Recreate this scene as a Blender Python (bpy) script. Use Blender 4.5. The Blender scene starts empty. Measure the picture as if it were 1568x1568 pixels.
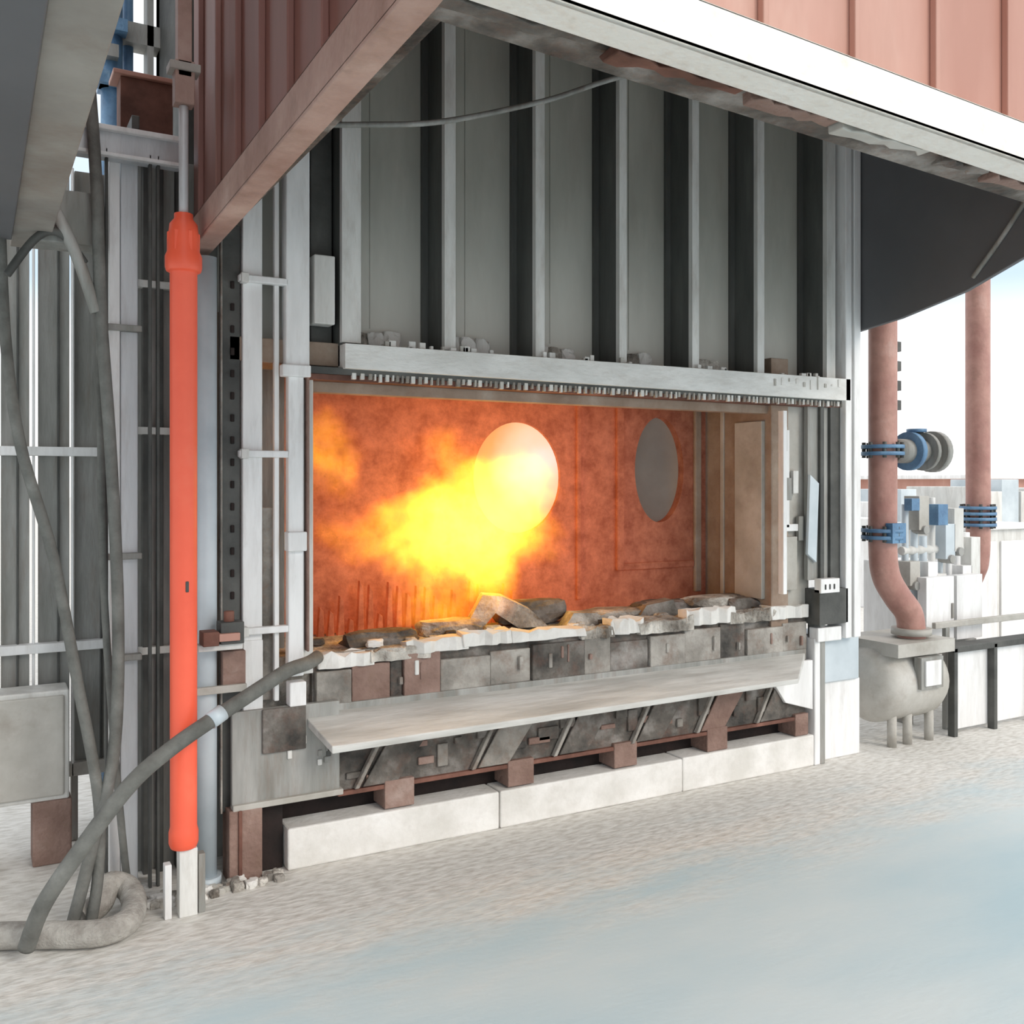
import bpy, bmesh, math, random
from mathutils import Vector, Matrix, noise as mnoise
random.seed(7)
sc=bpy.context.scene
sc.view_settings.view_transform='Standard'
sc.view_settings.look='None'

# ---------------------------------------------------------------- materials
def mat(name,c1,c2=None,c3=None,rough=.6,metal=0,scale=4,stretch=(1,1,1),bump=.15,pos=(.35,.6,.8),detail=5,dirt=0,dcol=(.2,.13,.09),dust=None):
    m=bpy.data.materials.new(name); m.use_nodes=True
    nt=m.node_tree; N=nt.nodes; L=nt.links; b=N['Principled BSDF']
    b.inputs['Roughness'].default_value=rough; b.inputs['Metallic'].default_value=metal
    c2=c2 or c1; c3=c3 or c2
    tc=N.new('ShaderNodeTexCoord'); mp=N.new('ShaderNodeMapping'); mp.inputs['Scale'].default_value=stretch
    L.new(tc.outputs['Object'],mp.inputs['Vector'])
    n=N.new('ShaderNodeTexNoise'); n.inputs['Scale'].default_value=scale; n.inputs['Detail'].default_value=detail; n.inputs['Roughness'].default_value=.6
    L.new(mp.outputs['Vector'],n.inputs['Vector'])
    r=N.new('ShaderNodeValToRGB'); e=r.color_ramp.elements
    e[0].position=pos[0]; e[0].color=(*c1,1); e[1].position=pos[2]; e[1].color=(*c3,1)
    q=e.new(pos[1]); q.color=(*c2,1)
    L.new(n.outputs['Fac'],r.inputs['Fac']); col=r.outputs['Color']
    if dirt:
        nd=N.new('ShaderNodeTexNoise'); nd.inputs['Scale'].default_value=scale*2.3; nd.inputs['Detail'].default_value=6; nd.inputs['Roughness'].default_value=.7
        L.new(mp.outputs['Vector'],nd.inputs['Vector'])
        mr=N.new('ShaderNodeMapRange');mr.inputs['From Min'].default_value=.5;mr.inputs['From Max'].default_value=.72;mr.inputs['To Max'].default_value=dirt
        L.new(nd.outputs['Fac'],mr.inputs['Value'])
        mx=N.new('ShaderNodeMix');mx.data_type='RGBA';L.new(mr.outputs[0],mx.inputs['Factor']);L.new(col,mx.inputs['A']);mx.inputs['B'].default_value=(*dcol,1)
        col=mx.outputs['Result']
    if dust:   # dust settled on the lower part: (z0,z1,colour,amount)
        sx=N.new('ShaderNodeSeparateXYZ');L.new(tc.outputs['Object'],sx.inputs[0])
        ma=N.new('ShaderNodeMath');ma.operation='MULTIPLY_ADD';ma.inputs[1].default_value=-.5;L.new(n.outputs['Fac'],ma.inputs[0]);L.new(sx.outputs['Z'],ma.inputs[2])
        mr=N.new('ShaderNodeMapRange');mr.inputs['From Min'].default_value=dust[0]-.25;mr.inputs['From Max'].default_value=dust[1]-.25;mr.inputs['To Min'].default_value=dust[3];mr.inputs['To Max'].default_value=0
        L.new(ma.outputs[0],mr.inputs['Value'])
        mx=N.new('ShaderNodeMix');mx.data_type='RGBA';L.new(mr.outputs[0],mx.inputs['Factor']);L.new(col,mx.inputs['A']);mx.inputs['B'].default_value=(*dust[2],1)
        col=mx.outputs['Result']
    L.new(col,b.inputs['Base Color'])
    if bump:
        n2=N.new('ShaderNodeTexNoise'); n2.inputs['Scale'].default_value=scale*8; n2.inputs['Detail'].default_value=3
        L.new(mp.outputs['Vector'],n2.inputs['Vector'])
        bp=N.new('ShaderNodeBump'); bp.inputs['Strength'].default_value=bump; bp.inputs['Distance'].default_value=.02
        L.new(n2.outputs['Fac'],bp.inputs['Height']); L.new(bp.outputs['Normal'],b.inputs['Normal'])
    return m

M={}
M['curb']=mat('white_concrete',(.68,.66,.62),(.82,.8,.77),(.9,.89,.87),rough=.85,scale=5,dirt=.25,dcol=(.5,.45,.4))
M['steel']=mat('pale_steel',(.58,.57,.54),(.74,.73,.7),(.84,.83,.8),rough=.5,scale=3,stretch=(3,3,.6),dirt=.35,dcol=(.35,.29,.24))
M['lip']=mat('pale_lip_steel',(.68,.67,.64),(.82,.81,.78),(.88,.87,.85),rough=.6,scale=4,stretch=(1,3,3),dirt=.3,dcol=(.42,.36,.3))
M['white']=mat('white_paint',(.74,.73,.72),(.88,.875,.87),(.92,.92,.92),rough=.5,scale=3,stretch=(3,3,.5),bump=.05,dirt=.3,dcol=(.4,.35,.32))
M['grey']=mat('grey_steel',(.22,.22,.2),(.36,.355,.335),(.5,.49,.47),rough=.55,scale=3,stretch=(3,3,.5),dirt=.4)
M['dark']=mat('dark_steel',(.045,.046,.043),(.09,.09,.083),(.15,.15,.14),rough=.6,scale=4)
M['black']=mat('black_recess',(.012,.008,.007),(.025,.014,.012),(.05,.025,.02),rough=.9,scale=6)  # near-black colour stands in for the shade inside slots and punched holes
M['green']=mat('greenish_panel',(.36,.355,.31),(.46,.455,.4),(.56,.55,.49),rough=.5,scale=1.6,stretch=(2,2,.5),bump=.04,dirt=.25,dcol=(.25,.2,.16),dust=(2.2,3.1,(.76,.74,.68),.8))
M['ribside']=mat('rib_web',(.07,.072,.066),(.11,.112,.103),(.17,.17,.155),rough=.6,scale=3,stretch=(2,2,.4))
M['rust']=mat('rusty_steel',(.09,.035,.022),(.2,.085,.06),(.3,.15,.11),rough=.75,scale=5)
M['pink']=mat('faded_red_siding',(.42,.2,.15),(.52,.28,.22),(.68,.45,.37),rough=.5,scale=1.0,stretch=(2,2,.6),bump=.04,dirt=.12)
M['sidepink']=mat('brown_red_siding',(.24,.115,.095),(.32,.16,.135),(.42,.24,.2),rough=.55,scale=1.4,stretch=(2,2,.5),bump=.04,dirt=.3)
M['cream']=mat('cream_beam_paint',(.58,.5,.42),(.84,.79,.72),(.9,.87,.82),rough=.6,scale=6,pos=(.2,.34,.8),bump=.25,dirt=.28,dcol=(.45,.34,.26))
M['brownbeam']=mat('brown_beam_paint',(.36,.22,.18),(.49,.33,.28),(.6,.45,.39),rough=.6,scale=4,bump=.2,dirt=.35)
M['red']=mat('orange_red_cylinder_paint',(.88,.105,.05),(.96,.135,.065),(.98,.2,.11),rough=.4,scale=2,bump=.02)
M['silver']=mat('silver_galvanised',(.58,.6,.62),(.72,.74,.76),(.82,.84,.86),rough=.4,metal=.1,scale=3,stretch=(3,3,.4),bump=.05,dirt=.25)
M['blueg']=mat('blue_grey_pipe',(.46,.52,.56),(.6,.66,.7),(.7,.75,.79),rough=.4,scale=2,bump=.05)
M['hose']=mat('grey_rubber',(.1,.1,.09),(.17,.17,.155),(.26,.26,.24),rough=.75,scale=8,bump=.2)
M['coil']=mat('dusty_hose',(.26,.24,.215),(.43,.41,.375),(.58,.56,.52),rough=.9,scale=14,bump=.4)
M['pipe']=mat('red_brown_pipe',(.36,.17,.14),(.5,.27,.22),(.6,.4,.35),rough=.5,scale=4,dirt=.3)
M['blue']=mat('blue_flange',(.08,.16,.28),(.13,.26,.42),(.28,.42,.54),rough=.5,scale=8)
M['tan']=mat('tan_paint',(.38,.36,.32),(.52,.5,.46),(.64,.62,.59),rough=.6,scale=3,dirt=.3)
M['overhead']=mat('beige_grey_beam',(.25,.225,.2),(.36,.335,.3),(.46,.43,.4),rough=.6,scale=2,dirt=.4)
M['plate']=mat('dark_grey_plate',(.115,.115,.12),(.14,.14,.147),(.18,.18,.186),rough=.7,scale=1,bump=.03)
M['refr']=mat('refractory_chunks',(.14,.12,.1),(.36,.33,.29),(.74,.7,.64),rough=.95,scale=7,bump=.8,pos=(.33,.48,.66))
M['block']=mat('hearth_blocks',(.13,.12,.105),(.3,.275,.245),(.48,.45,.41),rough=.85,scale=4.5,bump=.5,pos=(.3,.5,.7),dirt=.6,dcol=(.18,.1,.065))
M['ledge']=mat('ledge_steel',(.46,.45,.42),(.68,.67,.64),(.82,.81,.78),rough=.55,scale=3,stretch=(.5,4,4),bump=.1,dirt=.25)
M['grime']=mat('grimy_web',(.04,.036,.032),(.13,.115,.1),(.36,.335,.31),rough=.8,scale=5,pos=(.36,.52,.72),bump=.5,dirt=.5,dcol=(.16,.08,.055))
M['brick']=mat('reddish_block',(.2,.12,.095),(.3,.195,.16),(.4,.3,.26),rough=.8,scale=6,bump=.4,dirt=.4)
M['tanbrick']=mat('tan_refractory',(.27,.19,.14),(.36,.28,.22),(.45,.39,.33),rough=.9,scale=5,bump=.2,dirt=.35)
M['port']=mat('grey_port_plug',(.26,.21,.18),(.33,.28,.24),(.4,.35,.31),rough=.8,scale=2,bump=.05)

def groundmat():
    m=bpy.data.materials.new('dusty_blue_concrete'); m.use_nodes=True
    nt=m.node_tree;N=nt.nodes;L=nt.links;b=N['Principled BSDF'];b.inputs['Roughness'].default_value=.75
    tc=N.new('ShaderNodeTexCoord')
    sx=N.new('ShaderNodeSeparateXYZ');L.new(tc.outputs['Object'],sx.inputs[0])
    mp=N.new('ShaderNodeMapping');mp.inputs['Scale'].default_value=(.8,2,1);L.new(tc.outputs['Object'],mp.inputs[0])
    n=N.new('ShaderNodeTexNoise');n.inputs['Scale'].default_value=1.6;n.inputs['Detail'].default_value=8;n.inputs['Roughness'].default_value=.65;L.new(mp.outputs[0],n.inputs['Vector'])
    a=N.new('ShaderNodeMath');a.operation='MULTIPLY_ADD';a.inputs[1].default_value=1.5
    L.new(n.outputs['Fac'],a.inputs[0]);L.new(sx.outputs['Y'],a.inputs[2])
    mr=N.new('ShaderNodeMapRange');mr.interpolation_type='SMOOTHSTEP';mr.inputs['From Min'].default_value=3.5;mr.inputs['From Max'].default_value=4.3
    L.new(a.outputs[0],mr.inputs['Value'])
    n2=N.new('ShaderNodeTexNoise');n2.inputs['Scale'].default_value=20;n2.inputs['Detail'].default_value=7
    L.new(mp.outputs[0],n2.inputs['Vector'])
    r1=N.new('ShaderNodeValToRGB');e=r1.color_ramp.elements
    e[0].position=.3;e[0].color=(.54,.51,.465,1);e[1].position=.6;e[1].color=(.75,.73,.69,1)
    L.new(n2.outputs['Fac'],r1.inputs[0])
    n3=N.new('ShaderNodeTexNoise');n3.inputs['Scale'].default_value=.8;n3.inputs['Detail'].default_value=7;L.new(mp.outputs[0],n3.inputs['Vector'])
    r2=N.new('ShaderNodeValToRGB');e=r2.color_ramp.elements
    e[0].position=.33;e[0].color=(.46,.6,.655,1);e[1].position=.66;e[1].color=(.62,.69,.7,1)
    L.new(n3.outputs['Fac'],r2.inputs[0])
    mx=N.new('ShaderNodeMix');mx.data_type='RGBA';L.new(mr.outputs[0],mx.inputs['Factor']);L.new(r2.outputs[0],mx.inputs['A']);L.new(r1.outputs[0],mx.inputs['B'])
    L.new(mx.outputs['Result'],b.inputs['Base Color'])
    bs=N.new('ShaderNodeMath');bs.operation='MULTIPLY_ADD';bs.inputs[1].default_value=.35;bs.inputs[2].default_value=.1;L.new(mr.outputs[0],bs.inputs[0])
    bp=N.new('ShaderNodeBump');bp.inputs['Distance'].default_value=.015;L.new(bs.outputs[0],bp.inputs['Strength'])
    L.new(n2.outputs['Fac'],bp.inputs['Height']);L.new(bp.outputs[0],b.inputs['Normal'])
    return m
M['ground']=groundmat()

def hotwall():
    m=bpy.data.materials.new('glowing_refractory');m.use_nodes=True
    nt=m.node_tree;N=nt.nodes;L=nt.links;b=N['Principled BSDF'];b.inputs['Roughness'].default_value=.9
    tc=N.new('ShaderNodeTexCoord')
    n=N.new('ShaderNodeTexNoise');n.inputs['Scale'].default_value=11;n.inputs['Detail'].default_value=9;n.inputs['Roughness'].default_value=.72
    L.new(tc.outputs['Object'],n.inputs['Vector'])
    r=N.new('ShaderNodeValToRGB');e=r.color_ramp.elements
    e[0].position=.36;e[0].color=(.19,.065,.04,1);e[1].position=.66;e[1].color=(.36,.17,.11,1)
    L.new(n.outputs['Fac'],r.inputs[0]);L.new(r.outputs[0],b.inputs['Base Color'])
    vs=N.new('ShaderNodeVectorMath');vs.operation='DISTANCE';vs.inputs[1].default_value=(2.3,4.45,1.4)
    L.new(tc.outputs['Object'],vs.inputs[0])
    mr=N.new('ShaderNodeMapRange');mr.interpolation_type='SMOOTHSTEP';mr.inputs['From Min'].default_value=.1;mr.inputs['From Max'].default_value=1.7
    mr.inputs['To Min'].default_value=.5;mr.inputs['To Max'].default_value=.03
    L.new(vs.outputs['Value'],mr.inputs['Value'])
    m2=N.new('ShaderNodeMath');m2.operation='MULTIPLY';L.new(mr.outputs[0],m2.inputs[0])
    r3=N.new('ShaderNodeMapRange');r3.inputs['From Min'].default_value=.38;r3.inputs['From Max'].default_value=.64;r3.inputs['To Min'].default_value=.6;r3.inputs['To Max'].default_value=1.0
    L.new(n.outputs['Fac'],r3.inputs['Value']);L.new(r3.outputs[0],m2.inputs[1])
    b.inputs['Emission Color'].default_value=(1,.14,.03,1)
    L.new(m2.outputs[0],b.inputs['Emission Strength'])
    bp=N.new('ShaderNodeBump');bp.inputs['Strength'].default_value=.4;bp.inputs['Distance'].default_value=.02
    L.new(n.outputs['Fac'],bp.inputs['Height']);L.new(bp.outputs[0],b.inputs['Normal'])
    return m
M['hot']=hotwall()

def burnermat():   # gas burning in the burner mouth, hottest at the far side of the throat
    m=bpy.data.materials.new('white_hot_burner');m.use_nodes=True;N=m.node_tree.nodes;L=m.node_tree.links;b=N['Principled BSDF']
    b.inputs['Base Color'].default_value=(.3,.15,.1,1)
    tc=N.new('ShaderNodeTexCoord');vs=N.new('ShaderNodeVectorMath');vs.operation='DISTANCE';vs.inputs[1].default_value=(2.72,4.55,1.72);L.new(tc.outputs['Object'],vs.inputs[0])
    n=N.new('ShaderNodeTexNoise');n.inputs['Scale'].default_value=6;L.new(tc.outputs['Object'],n.inputs['Vector'])
    a=N.new('ShaderNodeMath');a.operation='MULTIPLY_ADD';a.inputs[1].default_value=.16;L.new(n.outputs['Fac'],a.inputs[0]);L.new(vs.outputs['Value'],a.inputs[2])
    r=N.new('ShaderNodeValToRGB');e=r.color_ramp.elements
    e[0].position=.12;e[0].color=(1,.84,.76,1);e[1].position=.62;e[1].color=(.7,.13,.03,1)
    q=e.new(.28);q.color=(1,.6,.36,1);q=e.new(.42);q.color=(.9,.3,.07,1)
    L.new(a.outputs[0],r.inputs[0]);L.new(r.outputs[0],b.inputs['Emission Color']);b.inputs['Emission Strength'].default_value=.85
    return m
M['whitehot']=burnermat()

# ---------------------------------------------------------------- mesh builder
FURN=[]
class G:
    def __init__(s,name,bevel=.004,part=False):
        s.name=name;s.bm=bmesh.new();s.mats=[];s.bevel=bevel;s.part=part
    def mi(s,m):
        m=M[m]
        if m not in s.mats:s.mats.append(m)
        return s.mats.index(m)
    def box(s,x0,x1,y0,y1,z0,z1,m):
        i=s.mi(m);v=[s.bm.verts.new((x,y,z)) for z in(z0,z1) for y in(y0,y1) for x in(x0,x1)]
        for f in((0,2,3,1),(4,5,7,6),(0,1,5,4),(2,6,7,3),(0,4,6,2),(1,3,7,5)):
            fc=s.bm.faces.new([v[k] for k in f]);fc.material_index=i
        return s
    def beam(s,p0,p1,y0,y1,z0,z1,m):
        (xa,da),(xb,db)=p0,p1
        return s.hexa([(xa,y0,z0+da),(xa,y1,z0+da),(xa,y1,z1+da),(xa,y0,z1+da)],[(xb,y0,z0+db),(xb,y1,z0+db),(xb,y1,z1+db),(xb,y0,z1+db)],m)
    def hexa(s,a,b,m):
        i=s.mi(m);va=[s.bm.verts.new(p) for p in a];vb=[s.bm.verts.new(p) for p in b];n=len(a)
        fs=[va[::-1],vb]+[[va[k],va[(k+1)%n],vb[(k+1)%n],vb[k]] for k in range(n)]
        for f in fs:
            fc=s.bm.faces.new(f);fc.material_index=i
        return s
    def prism(s,pts,vec,m):
        v=Vector(vec);return s.hexa([Vector(p) for p in pts],[Vector(p)+v for p in pts],m)
    def tube(s,pts,r,m,seg=14,sm=1):
        P=[Vector(p) for p in pts]
        if sm and len(P)>2:
            Q=[]
            for k in range(len(P)-1):
                p0=P[max(k-1,0)];p1=P[k];p2=P[k+1];p3=P[min(k+2,len(P)-1)]
                for t in range(8):
                    t/=8
                    Q.append(.5*((2*p1)+(p2-p0)*t+(2*p0-5*p1+4*p2-p3)*t*t+(3*p1-p0-3*p2+p3)*t**3))
            Q.append(P[-1]);P=Q
        rr=r if isinstance(r,(list,tuple)) else [r]*len(P)
        i=s.mi(m);rings=[];up=None
        for k,p in enumerate(P):
            t=(P[min(k+1,len(P)-1)]-P[max(k-1,0)]).normalized()
            if up is None: up=t.orthogonal().normalized()
            else: up=(up-t*up.dot(t)).normalized()
            w=t.cross(up);ring=[s.bm.verts.new(p+(up*math.cos(2*math.pi*j/seg)+w*math.sin(2*math.pi*j/seg))*rr[k]) for j in range(seg)]
            rings.append(ring)
        for a,b in zip(rings,rings[1:]):
            for j in range(seg):
                f=s.bm.faces.new([a[j],a[(j+1)%seg],b[(j+1)%seg],b[j]]);f.material_index=i;f.smooth=True
        f=s.bm.faces.new(rings[0][::-1]);f.material_index=i
        f=s.bm.faces.new(rings[-1]);f.material_index=i
        return s
    def cyl(s,p0,p1,r,m,seg=24,r2=None):
        return s.tube([p0,p1],[r,r2 if r2 is not None else r],m,seg,0)
    def lathe(s,c,prof,m,seg=32):
        return s.tube([(c[0],c[1],z) for r,z in prof],[r for r,z in prof],m,seg,0)
    def rock(s,c,size,m,seed=0):
        i=s.mi(m);res=bmesh.ops.create_icosphere(s.bm,subdivisions=3,radius=1)
        for v in res['verts']:
            n=mnoise.noise(v.co*1.3+Vector((seed*7.1,seed,0)));n2=mnoise.noise(v.co*4+Vector((seed,0,seed*3)))
            q=v.co*(1+.45*n+.15*n2)
            q=Vector((max(-.8,min(.8,q.x)),max(-.8,min(.8,q.y)),max(-.6,min(.75,q.z))))
            v.co=Vector(c)+Vector((q.x*size[0],q.y*size[1],q.z*size[2]))
        for v in res['verts']:
            for f in v.link_faces:f.material_index=i
        return s
    def slab(s,x0,x1,y0,y1,z0,z1,m,seed,jag=.03):
        r=random.Random(seed);n=9
        pts=[(x0+(x1-x0)*k/n,y0+r.uniform(0,jag),z0) for k in range(n+1)]+[(x1-(x1-x0)*k/n,y1-r.uniform(0,jag),z0) for k in range(n+1)]
        a=[Vector(p) for p in pts];tl=r.uniform(-.02,.02)
        b=[Vector((p[0]+r.uniform(-.006,.006),p[1]+r.uniform(0,.015),z1+tl*(k/len(pts))+r.uniform(-.012,.012))) for k,p in enumerate(pts)]
        return s.hexa(a,b,m)
    def done(s):
        bmesh.ops.recalc_face_normals(s.bm,faces=s.bm.faces)
        me=bpy.data.meshes.new(s.name);s.bm.to_mesh(me);s.bm.free()
        for m in s.mats:me.materials.append(m)
        o=bpy.data.objects.new(s.name,me);bpy.context.collection.objects.link(o)
        if s.bevel:
            b=o.modifiers.new('bevel','BEVEL');b.width=s.bevel;b.segments=2;b.limit_method='ANGLE';b.angle_limit=math.radians(50);b.use_clamp_overlap=True
        if s.part:FURN.append(o)
        return o

# ---------------------------------------------------------------- ground
g=G('ground',0);i=g.mi('ground')
v=[g.bm.verts.new(p) for p in((-60,-20,0),(120,-20,0),(120,120,0),(-60,120,0))];g.bm.faces.new(v);g.done()

g=G('concrete_curb',.008)
g.box(1.127,2.12,3.9,4.045,0,.172,'curb');g.box(2.126,3.2,3.9,4.045,0,.172,'curb');g.box(3.203,4.15,3.9,4.045,0,.176,'curb')
g.done()

# ---------------------------------------------------------------- plinth frame
g=G('plinth_frame',.004,True)
g.box(1.0,4.12,4.05,4.3,0,.27,'black')
for a,b in((1.56,1.70),(2.175,2.315),(2.78,2.92),(3.38,3.52),(4.02,4.12)):
    g.box(a,b,3.915,4.1,.178,.30,'brick')
g.box(1.35,4.12,3.94,3.97,.27,.62,'grime')
g.box(1.35,4.12,3.92,3.96,.265,.285,'rust')
for k,x in enumerate((1.42,1.98,2.42,2.88,3.3,3.72)):
    g.prism([(x,3.935,.29),(x+.15,3.935,.56),(x+.17,3.935,.56),(x+.02,3.935,.29)],(0,-.03,0),'block')
    g.prism([(x+.04,3.93,.29),(x+.2,3.93,.29),(x+.36,3.93,.5),(x+.2,3.93,.54)],(0,-.012,0),['grime','block','grime','grime','brick','grime'][k])
for k in range(30):
    x=1.4+k*.088+random.uniform(-.03,.03);z=random.uniform(.3,.5);w=random.uniform(.02,.12)
    g.box(x,x+w,3.925,3.94,z,z+random.uniform(.02,.12),random.choice(['grime','block','grime','brick']))
g.box(.9,1.35,3.9,3.93,.30,.68,'grey');g.box(1.02,1.2,3.885,3.9,.5,.68,'grime')
g.box(.9,1.36,3.88,3.93,.285,.31,'tan')
for k in range(10):
    x=random.uniform(1.08,1.3);z=random.uniform(.33,.6)
    g.box(x,x+.02,3.892,3.9,z,z+random.uniform(.02,.05),random.choice(['steel','dark','grey']))
g.box(.885,1.017,3.88,4.0,0,.29,'brick');g.box(.92,.935,3.87,3.88,.0,.29,'rust')
g.box(1.017,1.12,3.95,4.0,0,.29,'black')
g.done()

g=G('hearth_ledge',.004,True)
g.hexa([(1.2,3.94,.635),(4.12,3.94,.64),(4.12,3.94,.60),(1.2,3.94,.6)],[(1.25,3.70,.545),(3.82,3.70,.56),(3.82,3.70,.535),(1.25,3.70,.515)],'ledge')
g.box(1.2,4.12,3.93,3.98,.6,.66,'grey')
g.prism([(3.84,3.9,.5),(3.93,3.9,.38),(4.14,3.9,.32),(4.14,3.9,.6),(3.95,3.9,.6)],(0,.03,0),'white')
g.done()

g=G('hearth_blocks',.01,True)
g.box(1.25,4.15,3.965,4.05,.62,.86,'grime')
xs=[1.26,1.42,1.6,1.66,1.84,2.1,2.32,2.62,2.78,3.02,3.25,3.5,3.68,3.95,4.14]
mm=['block','brick','grime','brick','block','block','grime','block','grime','block','block','grime','block','block']
for k in range(14):
    g.box(xs[k],xs[k+1]-.004,3.935+.008*(k%3),4.0,.655,.80+.014*((k*5)%4),mm[k])
for k in range(14):
    x=random.uniform(1.3,4.1);z=random.uniform(.68,.76);g.box(x,x+random.uniform(.008,.02),3.928,3.95,z,z+random.uniform(.02,.09),random.choice(['block','steel','brick']))
for k,(a,b,z0,z1,m_) in enumerate(((1.27,1.52,.81,.87,'curb'),(1.5,1.78,.82,.875,'refr'),(1.68,1.98,.84,.90,'curb'),(1.95,2.2,.85,.905,'curb'),(2.2,2.62,.85,.9,'curb'),(2.6,2.8,.83,.88,'refr'),(2.78,2.98,.84,.905,'curb'),(2.95,3.3,.83,.89,'refr'),(3.25,3.6,.85,.93,'curb'),(3.55,3.9,.84,.9,'refr'),(3.85,4.13,.84,.91,'steel'))):
    g.slab(a,b,3.91,4.03,z0,z1,m_,k,.035)
g.done()

# ---------------------------------------------------------------- chamber
def wall_with_holes(g,x0,x1,z0,z1,y,holes,m,depth,mt):
    bm=g.bm;i=g.mi(m);j=g.mi(mt);nseg=48
    cells=[x0]+[(holes[k][0]+holes[k+1][0])/2 for k in range(len(holes)-1)]+[x1]
    for k,(cx,cz,rx,rz) in enumerate(holes):
        a,b=cells[k],cells[k+1];inner=[];outer=[];back=[]
        for t in range(nseg):
            th=2*math.pi*t/nseg;dx,dz=math.cos(th),math.sin(th)
            inner.append(bm.verts.new((cx+rx*dx,y,cz+rz*dz)));back.append(bm.verts.new((cx+rx*dx,y+depth,cz+rz*dz)))
            T=min(((b-cx)/dx if dx>1e-6 else ((a-cx)/dx if dx<-1e-6 else 1e9)),((z1-cz)/dz if dz>1e-6 else ((z0-cz)/dz if dz<-1e-6 else 1e9)))
            outer.append(bm.verts.new((cx+dx*T,y,cz+dz*T)))
        for t in range(nseg):
            u=(t+1)%nseg
            f=bm.faces.new([inner[t],inner[u],outer[u],outer[t]]);f.material_index=i
            f=bm.faces.new([inner[t],back[t],back[u],inner[u]]);f.material_index=j
        for (cx2,cz2) in((a,z0),(a,z1),(b,z0),(b,z1)):
            xs_=[q for q in outer if abs(q.co.x-cx2)<1e-4];zs_=[q for q in outer if abs(q.co.z-cz2)<1e-4]
            if xs_ and zs_:
                p=min(xs_,key=lambda q:abs(q.co.z-cz2));q=min(zs_,key=lambda q:abs(q.co.x-cx2))
                if p is not q:
                    c=bm.verts.new((cx2,y,cz2));f=bm.faces.new([p,c,q]);f.material_index=i
g=G('burner_wall',0,True)
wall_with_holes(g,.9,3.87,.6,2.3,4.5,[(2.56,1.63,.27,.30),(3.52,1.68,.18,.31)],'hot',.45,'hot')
g.done()
g=G('burner_tiles',.008,True)
g.box(3.2,3.25,4.475,4.5,1.1,2.05,'hot');g.box(3.77,3.82,4.475,4.5,.95,2.05,'tanbrick');g.box(2.93,2.96,4.48,4.5,.95,2.05,'hot')
g.box(3.25,3.77,4.48,4.5,1.1,1.14,'hot')
g.done()
def disc(g,cx,y,cz,rx,rz,m,bulge=.0):
    i=g.mi(m);n=48;prev=None
    for k in(1,.75,.5,.25,.04):
        ring=[g.bm.verts.new((cx+rx*k*math.cos(2*math.pi*t/n),y+bulge*(1-k*k),cz+rz*k*math.sin(2*math.pi*t/n))) for t in range(n)]
        if prev:
            for t in range(n):
                f=g.bm.faces.new([prev[t],prev[(t+1)%n],ring[(t+1)%n],ring[t]]);f.material_index=i;f.smooth=True
        prev=ring
    f=g.bm.faces.new(prev);f.material_index=i
g=G('burner_nozzle',0,True);disc(g,2.56,4.52,1.63,.27,.30,'whitehot',.06);g.done()
g=G('burner_port_plug',0,True);disc(g,3.52,4.55,1.68,.18,.31,'port',.12);g.done()

g=G('furnace_shell',.004,True)
g.box(3.87,4.0,3.95,4.6,.6,2.3,'tanbrick')
g.box(.9,4.0,3.95,5.0,2.1,2.2,'tanbrick')
g.box(.9,4.15,4.0,5.0,.6,.87,'refr')
g.box(.8,.9,4.0,5.0,.6,2.3,'tanbrick')
g.box(.8,4.4,5.0,5.1,0,4.6,'dark')  # unseen dark back and side sheets, added to block sky light
g.box(4.3,4.4,4.2,5.1,0,4.6,'dark');g.box(.8,.88,4.3,5.1,0,4.6,'dark')
g.box(3.845,3.872,4.0,4.22,.95,1.95,'tan');g.box(3.86,3.872,4.33,4.36,.9,2.05,'tan')
g.done()

g=G('refractory_rubble',0,True)
rk=[((1.62,4.12,.89),(.22,.09,.05)),((2.02,4.22,.90),(.2,.1,.05)),((2.5,4.3,.93),(.24,.1,.09)),((2.95,4.22,.9),(.28,.12,.04)),((3.3,4.2,.91),(.22,.12,.06)),((3.62,4.15,.93),(.25,.1,.05)),((3.78,4.1,.92),(.15,.08,.05))]
for k,(c,s) in enumerate(rk):g.rock(c,s,'refr' if k%2 else 'grime',k+1)
g.prism([(2.08,4.2,.87),(2.16,4.18,.87),(2.24,4.16,.96),(2.36,4.14,.88),(2.52,4.12,.88),(2.42,4.13,.97),(2.28,4.16,1.04),(2.18,4.18,1.05)],(.05,.12,0),'refr')
g.prism([(2.6,4.1,.86),(2.95,4.1,.86),(2.8,4.1,.93),(2.66,4.1,.94)],(.02,.1,0),'refr')
g.prism([(3.05,4.1,.86),(3.35,4.1,.86),(3.3,4.1,.97),(3.12,4.1,.95)],(.02,.1,0),'block')
for k in range(46):
    x=random.uniform(1.3,4.05);s=random.uniform(.01,.035)
    g.rock((x,random.uniform(3.98,4.2),.88+s*.3),(s*1.6,s,s*.8),random.choice(['curb','refr','refr','grime']),k+20)
g.done()
g=G('ragged_refractory_stumps',.003,True)
for k in range(22):
    x=1.42+k*.05;h=random.uniform(.06,.24)
    g.prism([(x,4.42,.86),(x+.035,4.42,.86),(x+.03,4.42,.86+h),(x+.012,4.42,.86+h*1.15)],(0,.03,0),'hot')
g.done()

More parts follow.
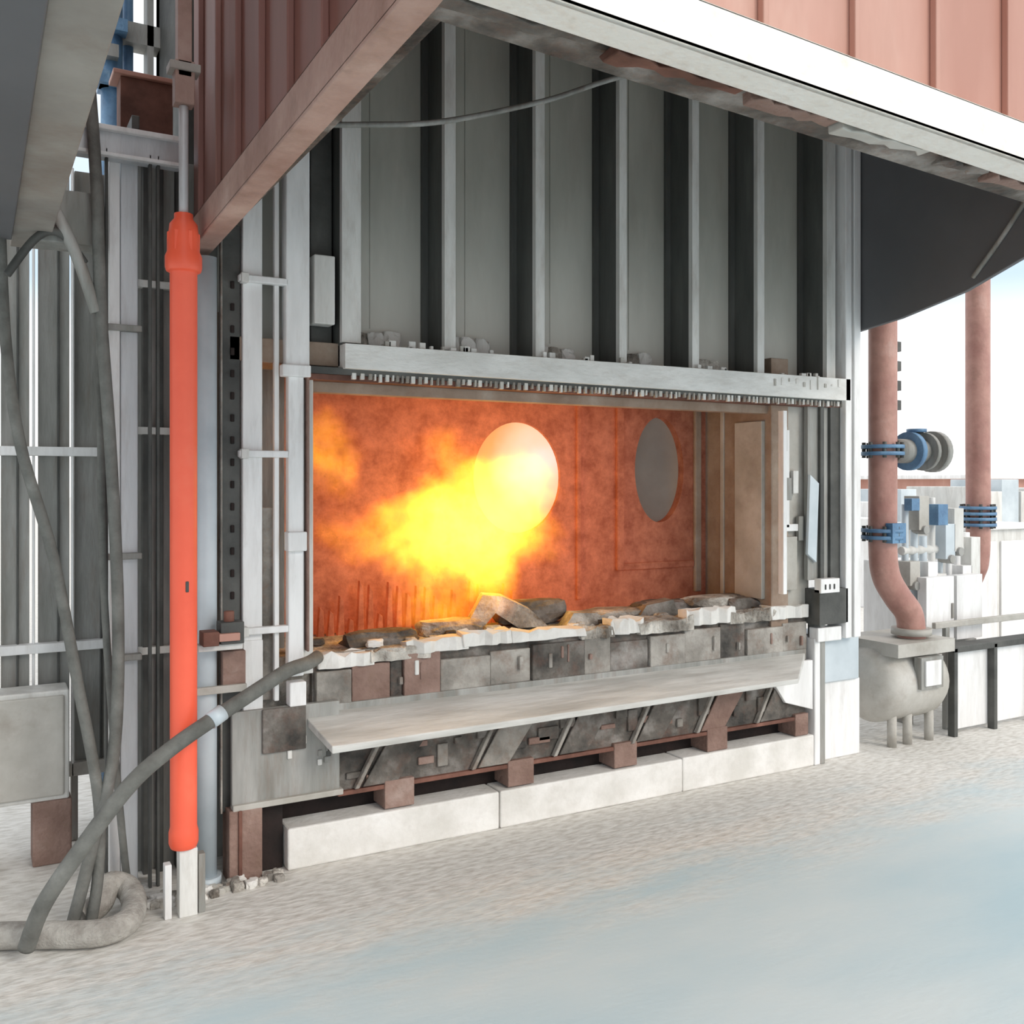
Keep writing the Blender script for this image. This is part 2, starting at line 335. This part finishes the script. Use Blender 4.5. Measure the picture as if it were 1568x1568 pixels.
# ---------------------------------------------------------------- lintel
g=G('lintel_beam',.002,True)
g.box(1.2,4.42,3.9,4.1,2.035,2.06,'rust')
g.box(1.2,4.42,3.89,4.05,2.06,2.09,'dark')
x=1.4
while x<4.4:
    w=random.uniform(.008,.02);g.box(x,x+w,3.885,3.93,2.035+random.uniform(0,.01),2.07,random.choice(['steel','block','tan','block','steel']))
    x+=w+random.uniform(.008,.022)
g.box(1.25,4.2,3.98,4.05,1.99,2.04,'tanbrick')
g.hexa([(1.36,3.86,2.085),(4.40,3.86,2.075),(4.40,3.86,2.20),(1.36,3.86,2.19)],[(1.36,3.95,2.085),(4.40,3.95,2.075),(4.40,3.95,2.20),(1.36,3.95,2.19)],'lip')
for k in range(34):
    x=1.45+2.85*random.random()**.8;w=random.uniform(.01,.04)
    g.box(x,x+w,3.88,3.9,2.19,2.19+random.uniform(.008,.035),random.choice(['steel','curb','steel','tan']))
for k in range(10):
    x=3.8+k*.055;g.box(x,x+random.uniform(.008,.02),3.855,3.862,2.12+random.uniform(0,.04),2.16+random.uniform(0,.04),random.choice(['curb','tan']))
g.done()

# ---------------------------------------------------------------- ribbed wall
g=G('ribbed_upper_wall',.004,True)
g.box(.9,4.5,4.1,4.16,2.2,4.6,'green')
for x,w in((1.36,.085),(1.84,.055),(2.315,.05),(2.80,.045),(3.265,.045),(3.72,.05),(4.25,.07)):
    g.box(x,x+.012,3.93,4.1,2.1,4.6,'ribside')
    g.box(x,x+w,3.9,3.93,2.2,4.6,'steel')
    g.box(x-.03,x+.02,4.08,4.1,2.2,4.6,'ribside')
    g.box(x+.2,x+.204,4.096,4.1,2.3,4.6,'green')
g.box(1.36,4.3,3.95,4.1,2.1,2.2,'steel')
for k in range(6):
    x=(1.46,1.92,2.4,2.88,3.35,3.8)[k]
    for j in range(3):
        a=x+j*.08;g.rock((a+.03,4.06,2.24),(.05,.03,.04+.03*random.random()),random.choice(['steel','refr','curb']),k*5+j)
g.done()

g=G('jamb_column',.005,True)
g.box(4.36,4.41,3.86,4.0,.71,3.9,'white');g.box(4.43,4.485,3.86,3.9,.71,3.9,'white');g.box(4.40,4.44,3.88,3.98,.71,3.9,'grey')
g.done()
g=G('jamb_frame',.003,True)
g.box(3.872,3.90,3.86,3.9,.99,2.0,'white')
g.box(3.90,4.18,3.97,4.0,.9,2.05,'tan');g.box(4.12,4.3,3.92,3.95,1.05,2.04,'grey');g.box(4.2,4.23,3.9,3.93,1.0,2.04,'dark')
g.box(3.93,4.0,3.94,3.97,1.35,1.9,'white');g.box(3.93,4.1,3.94,3.97,1.33,1.37,'white');g.box(3.93,4.05,3.93,3.96,1.0,1.3,'tan')
g.prism([(4.1,3.9,1.2),(4.17,3.9,1.15),(4.19,3.9,1.6),(4.12,3.9,1.65)],(0,.02,0),'blueg');g.box(4.28,4.36,3.9,3.98,.9,2.04,'dark')
for k in range(4):
    x=random.uniform(3.93,4.1);z=random.uniform(1.05,1.9);g.box(x,x+.04,3.935,3.96,z,z+random.uniform(.04,.14),random.choice(['steel','tan','grey']))
g.box(4.15,4.38,3.86,3.98,.80,1.0,'dark');g.box(4.15,4.3,3.85,3.9,.98,1.06,'white')
for k in range(3):g.box(4.18+k*.035,4.19+k*.035,3.845,3.86,1.0,1.03,'dark')
g.done()
g=G('jamb_plinth',.006,True)
g.box(4.155,4.2,3.9,4.1,0,.72,'white');g.box(4.20,4.24,3.9,4.0,0,.8,'grey');g.box(4.24,4.58,3.95,4.2,0,.45,'white');g.box(4.24,4.55,3.93,4.2,.45,.72,'blueg')
g.box(4.16,4.35,3.88,3.95,.7,.78,'white');g.done()

g=G('steel_support_post',.005,True)
g.box(1.12,1.22,3.9,3.97,2.06,3.2,'white');g.box(1.13,1.195,3.9,3.95,.8,2.06,'white');g.box(1.2,1.245,3.93,3.97,.8,2.06,'steel')
g.box(1.205,1.215,3.885,3.93,.9,2.06,'brick');g.box(1.1,1.22,3.88,3.93,2.04,2.09,'white');g.box(1.12,1.2,3.87,3.93,1.32,1.4,'white')
g.box(1.24,1.33,3.9,3.98,2.27,2.56,'steel');g.box(1.13,1.2,3.88,3.94,.68,.78,'white')
g.box(1.255,1.35,4.0,4.05,2.1,3.8,'dark')
g.done()
g=G('ladder_frame',.004,True)
g.box(.95,1.03,3.93,3.98,.79,3.2,'white');g.box(1.08,1.1,3.93,3.96,.7,3.0,'white')
for z in(2.43,1.72,1.0):
    g.box(.93,1.13,3.9,3.935,z-.014,z+.014,'white');g.box(.935,.965,3.885,3.93,z-.02,z+.02,'steel')
g.box(.95,1.03,3.92,3.99,.62,.96,'white');g.box(1.04,1.1,3.97,4.0,.7,1.5,'block')
g.done()
g=G('perforated_channel',.003,True)
g.box(.87,.945,3.95,4.0,.27,2.65,'dark');g.box(.862,.87,3.93,3.96,.27,2.65,'block')
for k in range(22):g.box(.905,.92,3.94,3.952,.5+k*.09,.53+k*.09,'black')
g.done()
g=G('blue_grey_pipe',0)
g.cyl((.805,3.93,0),(.805,3.93,2.5),.042,'blueg');g.cyl((.805,3.93,0),(.805,3.93,.04),.06,'blueg');g.done()
g=G('corrugated_backing_sheet',.003,True)
g.box(.57,1.2,4.2,4.26,0,2.95,'grey')
for x in(.6,.66,.73,.98,1.06):g.box(x,x+.02,4.15,4.2,0,2.95,'dark')
for z in(.9,1.8,2.4):g.box(.57,.8,4.14,4.18,z,z+.03,'steel')
g.done()
g=G('pipe_clamp_valve',.003,True)
g.box(.75,.92,3.8,3.86,.95,.975,'steel');g.box(.76,.82,3.76,3.84,.975,1.03,'rust');g.box(.83,.92,3.78,3.86,.975,1.06,'dark');g.box(.82,.9,3.76,3.8,.99,1.02,'pink');g.cyl((.87,3.82,1.05),(.87,3.82,1.1),.02,'rust')
g.box(.75,.95,3.86,3.88,.77,.8,'tan');g.box(.86,.95,3.88,3.93,.77,.93,'brick')
g.done()

# ---------------------------------------------------------------- hydraulic cylinder
g=G('hydraulic_cylinder',.003)
cx,cy=.677,3.7
g.lathe((cx,cy),[(.046,.25),(.053,.27),(.053,.31),(.048,.33),(.049,2.38),(.062,2.385),(.066,2.40),(.066,2.44),(.058,2.46),(.056,2.50),(.05,2.56),(.034,2.58),(.034,2.60)],'red')
for a in range(6):
    g.box(cx+.05*math.cos(a)-.008,cx+.05*math.cos(a)+.008,cy+.05*math.sin(a)-.008,cy+.05*math.sin(a)+.008,2.44,2.53,'red')
g.cyl((cx,cy,2.58),(cx,cy,3.0),.017,'silver');g.box(cx-.035,cx+.035,cy-.03,cy+.03,3.0,3.16,'brownbeam');g.box(cx-.025,cx+.025,cy-.03,cy+.03,3.1,3.6,'brownbeam')
g.box(cx-.055,cx+.055,cy-.04,cy+.04,3.12,3.15,'tan')
g.box(cx-.002,cx+.01,cy-.052,cy-.045,1.2,1.24,'dark')
g.box(cx-.02,cx+.045,cy-.03,cy+.03,0,.25,'steel');g.box(cx+.05,cx+.075,cy-.02,cy+.02,0,.22,'grey');g.box(cx-.07,cx-.045,cy-.02,cy+.02,0,.2,'white')
g.done()

# ---------------------------------------------------------------- silver gantry
g=G('silver_gantry_frame',.004)
g.box(.46,.5,4.05,4.1,0,2.92,'white');g.box(.505,.57,4.07,4.14,0,2.9,'silver')
g.box(.27,.72,4.0,4.05,2.86,2.98,'silver');g.box(.27,.72,3.97,4.0,2.96,2.98,'white');g.box(.27,.72,3.97,4.0,2.86,2.875,'white')
for z in(2.2,1.3,.9):g.box(.45,.58,4.03,4.07,z,z+.025,'grey')
g.box(.53,.74,4.28,4.4,3.08,3.3,'rust');g.box(.5,.76,4.26,4.42,3.3,3.32,'pink');g.box(.55,.58,4.1,4.4,2.9,3.08,'dark')
for x in(.44,.6,.63): g.box(x,x+.012,4.0,4.03,0,2.9,'dark')
g.tube([(.26,3.9,2.6),(.33,3.9,2.45),(.40,3.9,2.24)],.022,'grey')
g.tube([(.1,3.9,2.35),(.2,3.9,2.5),(.28,3.9,2.52),(.36,3.9,2.42)],.015,'dark')
g.box(.2,.42,3.95,4.1,2.5,2.7,'grey')
g.done()
g=G('sheet_cladding_screen',.003)
for a,b,c in((-1.2,.05,'grey'),(.1,.21,'grey'),(.245,.37,'grey'),(.39,.545,'grey')):
    g.box(a,b,4.7,4.74,.35,3.0,c)
    g.box(b-.05,b-.042,4.68,4.7,.35,3.0,'dark')
for z in(1.72,.86):
    g.box(-1.2,.55,4.64,4.70,z,z+.04,'white')
g.box(-1.2,.55,4.66,4.7,.3,.36,'tan')
for x in(-.02,.375,.545):g.box(x,x+.03,4.7,4.74,0,.35,'grey')
for x in(.06,.22,.375):g.box(x,x+.01,4.66,4.7,.3,3.0,'white')
g.done()
g=G('electrical_box',.008)
g.box(-.1,.35,4.45,4.62,.27,.73,'steel');g.box(-.08,.33,4.435,4.45,.29,.71,'tan')
g.box(.21,.36,4.45,4.6,0,.27,'brick');g.box(.0,.06,4.45,4.6,0,.27,'tan')
g.done()
g=G('blue_service_pipe',0)
g.cyl((.58,5,0),(.58,5,5.2),.05,'blue');g.cyl((.66,5.05,0),(.66,5.05,5.2),.025,'blue');g.box(.5,.8,4.98,5.1,3.75,3.85,'grey');g.box(.52,.64,4.93,5.07,3.5,3.56,'blue')
for k in range(8):g.box(.48+.04*(k%3),.56+.04*(k%3),4.9,5.0,3.5+k*.13,3.56+k*.13,['blue','grey','blue','white'][k%4])
g.box(.74,.77,4.98,5.1,3.4,5.0,'grey')
g.done()

# ---------------------------------------------------------------- hoses
g=G('rubber_hose',0)
g.tube([(1.24,3.86,.88),(1.18,3.8,.87),(1.08,3.74,.86),(.965,3.68,.82),(.77,3.6,.74),(.605,3.55,.66),(.466,3.5,.57),(.32,3.48,.40),(.2,3.5,.22),(.15,3.56,.06)],.028,'hose',18)
g.cyl((.75,3.594,.73),(.80,3.612,.755),.031,'blueg');g.done()
g=G('rubber_hose',0)
g.tube([(.36,4.02,3.4),(.385,4.0,3.13),(.40,3.9,2.7),(.415,3.9,2.24),(.45,3.9,1.7),(.475,3.9,1.08),(.45,3.82,.6),(.36,3.75,.25),(.30,3.72,.03)],.022,'hose',14);g.done()
g=G('rubber_hose',0)
g.tube([(.08,4.0,2.6),(.10,4.0,2.13),(.145,3.9,1.74),(.25,3.9,1.34),(.33,3.85,.87),(.395,3.8,.455),(.39,3.75,.2),(.36,3.7,.03)],.02,'hose',14);g.done()
g=G('rubber_hose',0)
g.tube([(.52,3.95,.03),(.5,3.95,.2),(.46,3.95,.7),(.43,3.98,1.3),(.42,4.0,2.2),(.4,4.0,2.9)],.014,'hose',12);g.done()
g=G('coiled_hose',0)
g.tube([(-.35,3.95,.05),(-.1,3.8,.05),(.08,3.72,.05),(.2,3.66,.05),(.37,3.58,.05),(.47,3.62,.05),(.51,3.74,.06),(.5,3.85,.08),(.44,3.86,.1),(.4,3.8,.06),(.33,3.76,.04)],.045,'coil',18)
g.done()
g=G('rubble_pile',0)
for k in range(50):
    x=random.uniform(.55,1.1);s=random.uniform(.01,.03);g.rock((x,random.uniform(3.8,3.88),s*.4),(s,s,s),random.choice(['refr','tan','curb','block']),k)
g.done()

# ---------------------------------------------------------------- exhaust hood
g=G('exhaust_hood',.004)
HX0,HX1,HY=.8,4.56,1.7
A=(HX0-.05,.055);B=(HX1,-.125)
def dz(x):return .055-.18*(x-.75)/3.81
def slope_wall(x0,x1,y0,y1,zb,zt,m):
    a,b=zb+dz(x0),zb+dz(x1)
    g.hexa([(x0,y0,a),(x0,y1,a),(x0,y1,zt),(x0,y0,zt)],[(x1,y0,b),(x1,y1,b),(x1,y1,zt),(x1,y0,zt)],m)
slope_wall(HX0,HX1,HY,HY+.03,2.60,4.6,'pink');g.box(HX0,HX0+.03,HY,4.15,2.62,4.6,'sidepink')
g.box(HX0,HX1,HY,4.2,4.6,4.65,'grey')
x=HX0+.2
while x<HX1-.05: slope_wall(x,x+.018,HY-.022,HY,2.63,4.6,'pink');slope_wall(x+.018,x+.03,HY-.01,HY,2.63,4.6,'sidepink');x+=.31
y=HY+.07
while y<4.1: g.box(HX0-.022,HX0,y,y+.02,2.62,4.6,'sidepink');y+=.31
g.beam(A,B,HY-.06,HY-.045,2.53,2.645,'cream');g.beam(A,B,HY-.06,HY+.04,2.53,2.545,'cream');g.beam(A,B,HY-.06,HY,2.635,2.645,'cream')
def ybeam(x0,x1,z0,z1,m,y0=HY-.06,y1=4.0,d0=.055,d1=0):
    g.hexa([(x0,y0,z0+d0),(x1,y0,z0+d0),(x1,y0,z1+d0),(x0,y0,z1+d0)],[(x0,y1,z0+d1),(x1,y1,z0+d1),(x1,y1,z1+d1),(x0,y1,z1+d1)],m)
ybeam(HX0-.05,HX0-.035,2.53,2.645,'brownbeam');ybeam(HX0-.05,HX0+.03,2.525,2.54,'brownbeam');ybeam(HX0-.05,HX0,2.635,2.645,'brownbeam')
g.beam((HX0,.05),B,HY+.04,HY+.2,2.56,2.60,'grime')
g.box(HX0+.03,HX0+.10,HY+.1,4.0,2.62,2.66,'grime')
x=HX0+.02;k=0
while x<HX1-.3:
    w=random.uniform(.15,.4)
    g.slab(x,x+w,HY+.035,HY+.11,2.535+dz(x+w/2),2.565+dz(x+w/2),['grime','rust','brick','tan','grime','brick'][k%6],k+50,.03);x+=w+random.uniform(0,.06);k+=1
prof=[(3.95,2.48),(3.6,2.52),(3.2,2.6),(2.8,2.74),(2.3,2.9),(1.74,3.0),(1.74,4.6),(3.95,4.6)]
g.hexa([(4.5,a,b) for a,b in prof],[(4.53,a,b) for a,b in prof],'plate')
g.tube([(4.49,3.15,2.66),(4.49,3.0,2.82),(4.49,2.85,3.0)],.012,'grey')
g.tube([(1.0,3.72,3.0),(1.38,3.7,3.06),(1.74,3.7,3.14),(2.23,3.7,3.32),(2.85,3.7,3.58),(3.6,3.7,3.62),(4.4,3.7,3.6)],.012,'grey')
g.tube([(1.5,2.1,2.98),(2.2,2.3,3.02),(2.8,2.5,3.06),(3.6,2.7,3.2),(4.45,2.9,3.4)],.03,'dark')
g.done()

g=G('exhaust_hood',.004)
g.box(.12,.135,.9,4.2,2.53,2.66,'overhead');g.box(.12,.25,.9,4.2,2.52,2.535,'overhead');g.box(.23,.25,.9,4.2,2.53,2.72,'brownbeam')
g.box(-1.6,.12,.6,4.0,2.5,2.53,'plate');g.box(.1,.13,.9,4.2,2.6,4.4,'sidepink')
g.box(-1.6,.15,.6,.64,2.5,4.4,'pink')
g.done()

# ---------------------------------------------------------------- right side
def flange(g,x,y,z,r,m='blue'):
    for d_ in(-.03,.012):
        g.cyl((x,y,z+d_),(x,y,z+d_+.022),r*1.5,m)
    for k in range(8):
        a=k*math.pi/4;g.cyl((x+r*1.3*math.cos(a),y+r*1.3*math.sin(a),z-.045),(x+r*1.3*math.cos(a),y+r*1.3*math.sin(a),z+.05),.012,'dark',8)
g=G('gas_supply_pipe',0)
g.tube([(4.84,4.0,3.2),(4.84,4.0,2.4),(4.84,4.0,1.6),(4.84,4.0,1.2),(4.87,4.0,1.03),(4.97,4.0,.9),(5.07,4.0,.8),(5.1,4.0,.7),(5.1,4.0,.6)],.084,'pipe',24)
flange(g,4.84,4,1.8,.084);flange(g,4.84,4,1.29,.084);g.cyl((5.1,4,.66),(5.1,4,.70),.12,'tan')
for k in range(4):g.box(4.93,4.97,3.97,4.02,2.05+k*.12,2.11+k*.12,'dark')
g.box(4.78,4.9,3.88,3.93,1.24,1.36,'blue')
g.cyl((4.925,4,1.8),(5.25,4,1.8),.075,'grey');g.cyl((5.06,4,1.8),(5.1,4,1.8),.12,'blue');g.cyl((5.28,4,1.8),(5.33,4,1.8),.13,'grey');g.cyl((5.2,4,1.8),(5.23,4,1.8),.12,'grey')
g.cyl((5.15,4,1.8),(5.15,4,1.93),.03,'dark');g.cyl((5.15,4,1.92),(5.15,4,1.94),.06,'blue')
def xlathe(prof,y,z,m):
    g.tube([(x,y,z) for x,r in prof],[r for x,r in prof],m,32,0)
xlathe([(4.70,.02),(4.71,.12),(4.74,.2),(4.80,.235),(5.22,.235),(5.29,.2),(5.33,.12),(5.34,.02)],4.07,.37,'tan')
g.box(4.98,5.12,3.80,3.83,.38,.53,'white');g.box(4.95,5.15,3.81,3.86,.36,.55,'grey')
g.box(4.78,5.3,3.84,4.3,.56,.64,'tan')
for dx in(4.86,5.0,5.2):g.cyl((dx,3.95,0),(dx,3.95,.22),.028,'tan')
g.done()
g=G('gas_supply_pipe',0)
g.tube([(6.33,4.4,4.2),(6.33,4.4,3.0),(6.33,4.4,2.0),(6.33,4.4,1.15),(6.33,4.44,.95),(6.33,4.5,.85)],.083,'pipe',24);flange(g,6.33,4.4,1.32,.083);flange(g,6.33,4.4,1.40,.083,'blue')
g.cyl((6.33,4.5,.87),(6.33,4.5,0),.05,'grey')
g.done()
g=G('gas_manifold',.003)
for k in range(8):
    x=5.42+k*.09;g.cyl((x,4.3,.5),(x,4.3,1.2+.35*random.random()),random.uniform(.015,.035),random.choice(['blueg','white','steel','blueg']),12)
    z=random.uniform(.7,1.3);g.box(x-.05,x+.05,4.22,4.34,z,z+random.uniform(.1,.3),random.choice(['white','white','steel','tan','blueg']))
    g.cyl((x,4.2,z),(x,4.3,z),.03,'grey',12)
g.cyl((5.38,4.3,1.15),(6.1,4.3,1.15),.03,'steel',14);g.cyl((5.38,4.3,.75),(6.1,4.3,.75),.03,'white',14);g.box(5.38,6.1,4.25,4.35,.44,.52,'grey')
g.box(5.4,5.44,4.25,4.35,0,.5,'grey');g.box(6.0,6.04,4.25,4.35,0,.5,'grey')
g.box(5.36,5.44,4.2,4.26,1.42,1.5,'blue');g.box(5.6,5.7,4.18,4.26,1.32,1.46,'blue')
g.box(5.44,5.72,4.15,4.22,.55,.98,'white');g.box(5.75,6.02,4.15,4.22,.55,.98,'white');g.box(5.69,5.71,4.14,4.15,.7,.8,'grey')
g.done()
g=G('control_cabinet',.01)
g.box(5.6,6.05,4.5,4.8,.42,1.05,'white');g.box(5.62,5.82,4.485,4.5,.45,1.02,'steel');g.box(5.84,6.03,4.485,4.5,.45,1.02,'steel');g.box(5.79,5.81,4.47,4.485,.7,.78,'dark')
g.box(5.62,5.66,4.52,4.56,0,.42,'grey');g.box(5.99,6.03,4.52,4.56,0,.42,'grey')
g.done()
g=G('control_cabinet',.01)
g.box(7.3,8.2,5.2,5.8,0,1.2,'steel');g.box(7.25,8.25,5.15,5.85,1.2,1.25,'white');g.box(7.4,7.72,5.18,5.2,.1,1.1,'white');g.box(7.78,8.1,5.18,5.2,.1,1.1,'white');g.done()
g=G('barrier_fence',.004)
g.box(5.42,7.4,3.95,3.98,.03,.52,'white');g.box(5.38,7.4,3.9,4.02,.53,.57,'dark')
for x in(5.38,5.78,6.2,6.7,7.2):g.box(x,x+.035,3.9,3.95,0,.56,'dark')
g.box(5.4,7.4,4.05,4.08,.66,.70,'tan');g.box(5.5,5.54,4.05,4.08,0,.66,'grey');g.box(6.6,6.64,4.05,4.08,0,.66,'grey')
g.done()
g=G('distant_building',.02)
g.box(20,34,14,20,0,1.75,'pink');g.box(19.8,34,13.8,20,1.7,1.8,'white')
for k in range(12):g.box(20.4+k*1.1,21.1+k*1.1,13.95,14.05,.6,1.35,'white')
g.done()
g=G('distant_machinery',.01)
for k in range(10):
    x=10+k*.5;g.box(x,x+random.uniform(.2,.5),8+random.uniform(0,1),9.5,0,random.uniform(1.0,1.75),random.choice(['white','steel','tan','steel','blueg']))
g.done()

# ---------------------------------------------------------------- flame (emissive gas volume)
def flame():
    m=bpy.data.materials.new('burning_gas');m.use_nodes=True;nt=m.node_tree;N=nt.nodes;L=nt.links
    N.remove(N['Principled BSDF']);out=N['Material Output']
    try:m.cycles.volume_step_rate=4
    except Exception:pass
    tc=N.new('ShaderNodeTexCoord')
    n=N.new('ShaderNodeTexNoise');n.inputs['Scale'].default_value=3.8;n.inputs['Detail'].default_value=3;n.inputs['Roughness'].default_value=.6
    L.new(tc.outputs['Object'],n.inputs['Vector'])
    s=N.new('ShaderNodeVectorMath');s.operation='SUBTRACT';s.inputs[1].default_value=(.5,.5,.5);L.new(n.outputs['Color'],s.inputs[0])
    sc_=N.new('ShaderNodeVectorMath');sc_.operation='SCALE';sc_.inputs['Scale'].default_value=.5;L.new(s.outputs[0],sc_.inputs[0])
    ad=N.new('ShaderNodeVectorMath');ad.operation='ADD';L.new(tc.outputs['Object'],ad.inputs[0]);L.new(sc_.outputs[0],ad.inputs[1])
    blobs=[((2.48,4.38,1.52),(.26,.2,.32),.8),((2.33,4.28,1.42),(.42,.24,.34),1.35),((2.1,4.22,1.40),(.44,.22,.32),1.45),((1.9,4.2,1.34),(.36,.2,.30),1.05),
           ((1.92,4.2,1.12),(.22,.15,.26),1.0),((2.26,4.22,1.12),(.2,.15,.26),.9),((1.55,4.2,1.34),(.26,.14,.2),.6),((1.40,4.2,1.70),(.2,.12,.28),.65),((2.05,4.25,1.74),(.32,.15,.18),.5)]
    acc=None
    for c,r,w in blobs:
        a=N.new('ShaderNodeVectorMath');a.operation='SUBTRACT';a.inputs[1].default_value=c;L.new(ad.outputs[0],a.inputs[0])
        d=N.new('ShaderNodeVectorMath');d.operation='DIVIDE';d.inputs[1].default_value=r;L.new(a.outputs[0],d.inputs[0])
        l=N.new('ShaderNodeVectorMath');l.operation='LENGTH';L.new(d.outputs[0],l.inputs[0])
        k=N.new('ShaderNodeMath');k.operation='SUBTRACT';k.use_clamp=True;k.inputs[0].default_value=1;L.new(l.outputs['Value'],k.inputs[1])
        q=N.new('ShaderNodeMath');q.operation='MULTIPLY';q.inputs[1].default_value=w;L.new(k.outputs[0],q.inputs[0])
        if acc is None:acc=q
        else:
            t=N.new('ShaderNodeMath');t.operation='ADD';L.new(acc.outputs[0],t.inputs[0]);L.new(q.outputs[0],t.inputs[1]);acc=t
    r=N.new('ShaderNodeValToRGB');e=r.color_ramp.elements
    e[0].position=.03;e[0].color=(0,0,0,1);e[1].position=1;e[1].color=(1,.56,.04,1)
    for p,c in((.14,(.6,.09,.004)),(.3,(1,.3,.01)),(.6,(1,.5,.015))):
        q=e.new(p);q.color=(*c,1)
    L.new(acc.outputs[0],r.inputs[0])
    st=N.new('ShaderNodeMath');st.operation='MULTIPLY';st.inputs[1].default_value=7.5;L.new(acc.outputs[0],st.inputs[0])
    em=N.new('ShaderNodeEmission');L.new(r.outputs[0],em.inputs['Color']);L.new(st.outputs[0],em.inputs['Strength'])
    L.new(em.outputs[0],out.inputs['Volume'])
    return m
M['flame']=flame()
g=G('burner_flame',0,True);g.box(1.1,2.9,4.0,4.49,.92,2.02,'flame');g.done()

root=bpy.data.objects.new('industrial_furnace',None);bpy.context.collection.objects.link(root)
for o in FURN:o.parent=root

# ---------------------------------------------------------------- light
w=bpy.data.worlds.new('overcast_sky');sc.world=w;w.use_nodes=True;N=w.node_tree.nodes;L=w.node_tree.links
bg=N['Background'];tc=N.new('ShaderNodeTexCoord');sx=N.new('ShaderNodeSeparateXYZ');L.new(tc.outputs['Generated'],sx.inputs[0])
r=N.new('ShaderNodeValToRGB');e=r.color_ramp.elements;e[0].position=.0;e[0].color=(1,.99,.975,1);e[1].position=1;e[1].color=(.93,.94,.95,1)
q=e.new(.13);q.color=(.99,.99,.99,1);q=e.new(.19);q.color=(.52,.65,.77,1);q=e.new(.3);q.color=(.6,.7,.79,1);q=e.new(.45);q.color=(.93,.94,.95,1)
L.new(sx.outputs['Z'],r.inputs[0]);L.new(r.outputs[0],bg.inputs['Color']);bg.inputs['Strength'].default_value=1.42
s=bpy.data.lights.new('sun','SUN');s.energy=1.5;s.angle=math.radians(25);s.color=(1,.93,.84);so=bpy.data.objects.new('sun',s);bpy.context.collection.objects.link(so)
d=Vector((-.3,.8,-.5));so.rotation_euler=d.to_track_quat('-Z','Y').to_euler();so.location=(4,-6,6)

c=bpy.data.cameras.new('camera');co=bpy.data.objects.new('camera',c);bpy.context.collection.objects.link(co)
co.location=(0,0,1.6);co.rotation_euler=(math.radians(90),0,-math.radians(29.28));c.sensor_width=36;c.lens=33.7;c.shift_y=-.028;c.clip_start=.05;c.clip_end=500
sc.camera=co
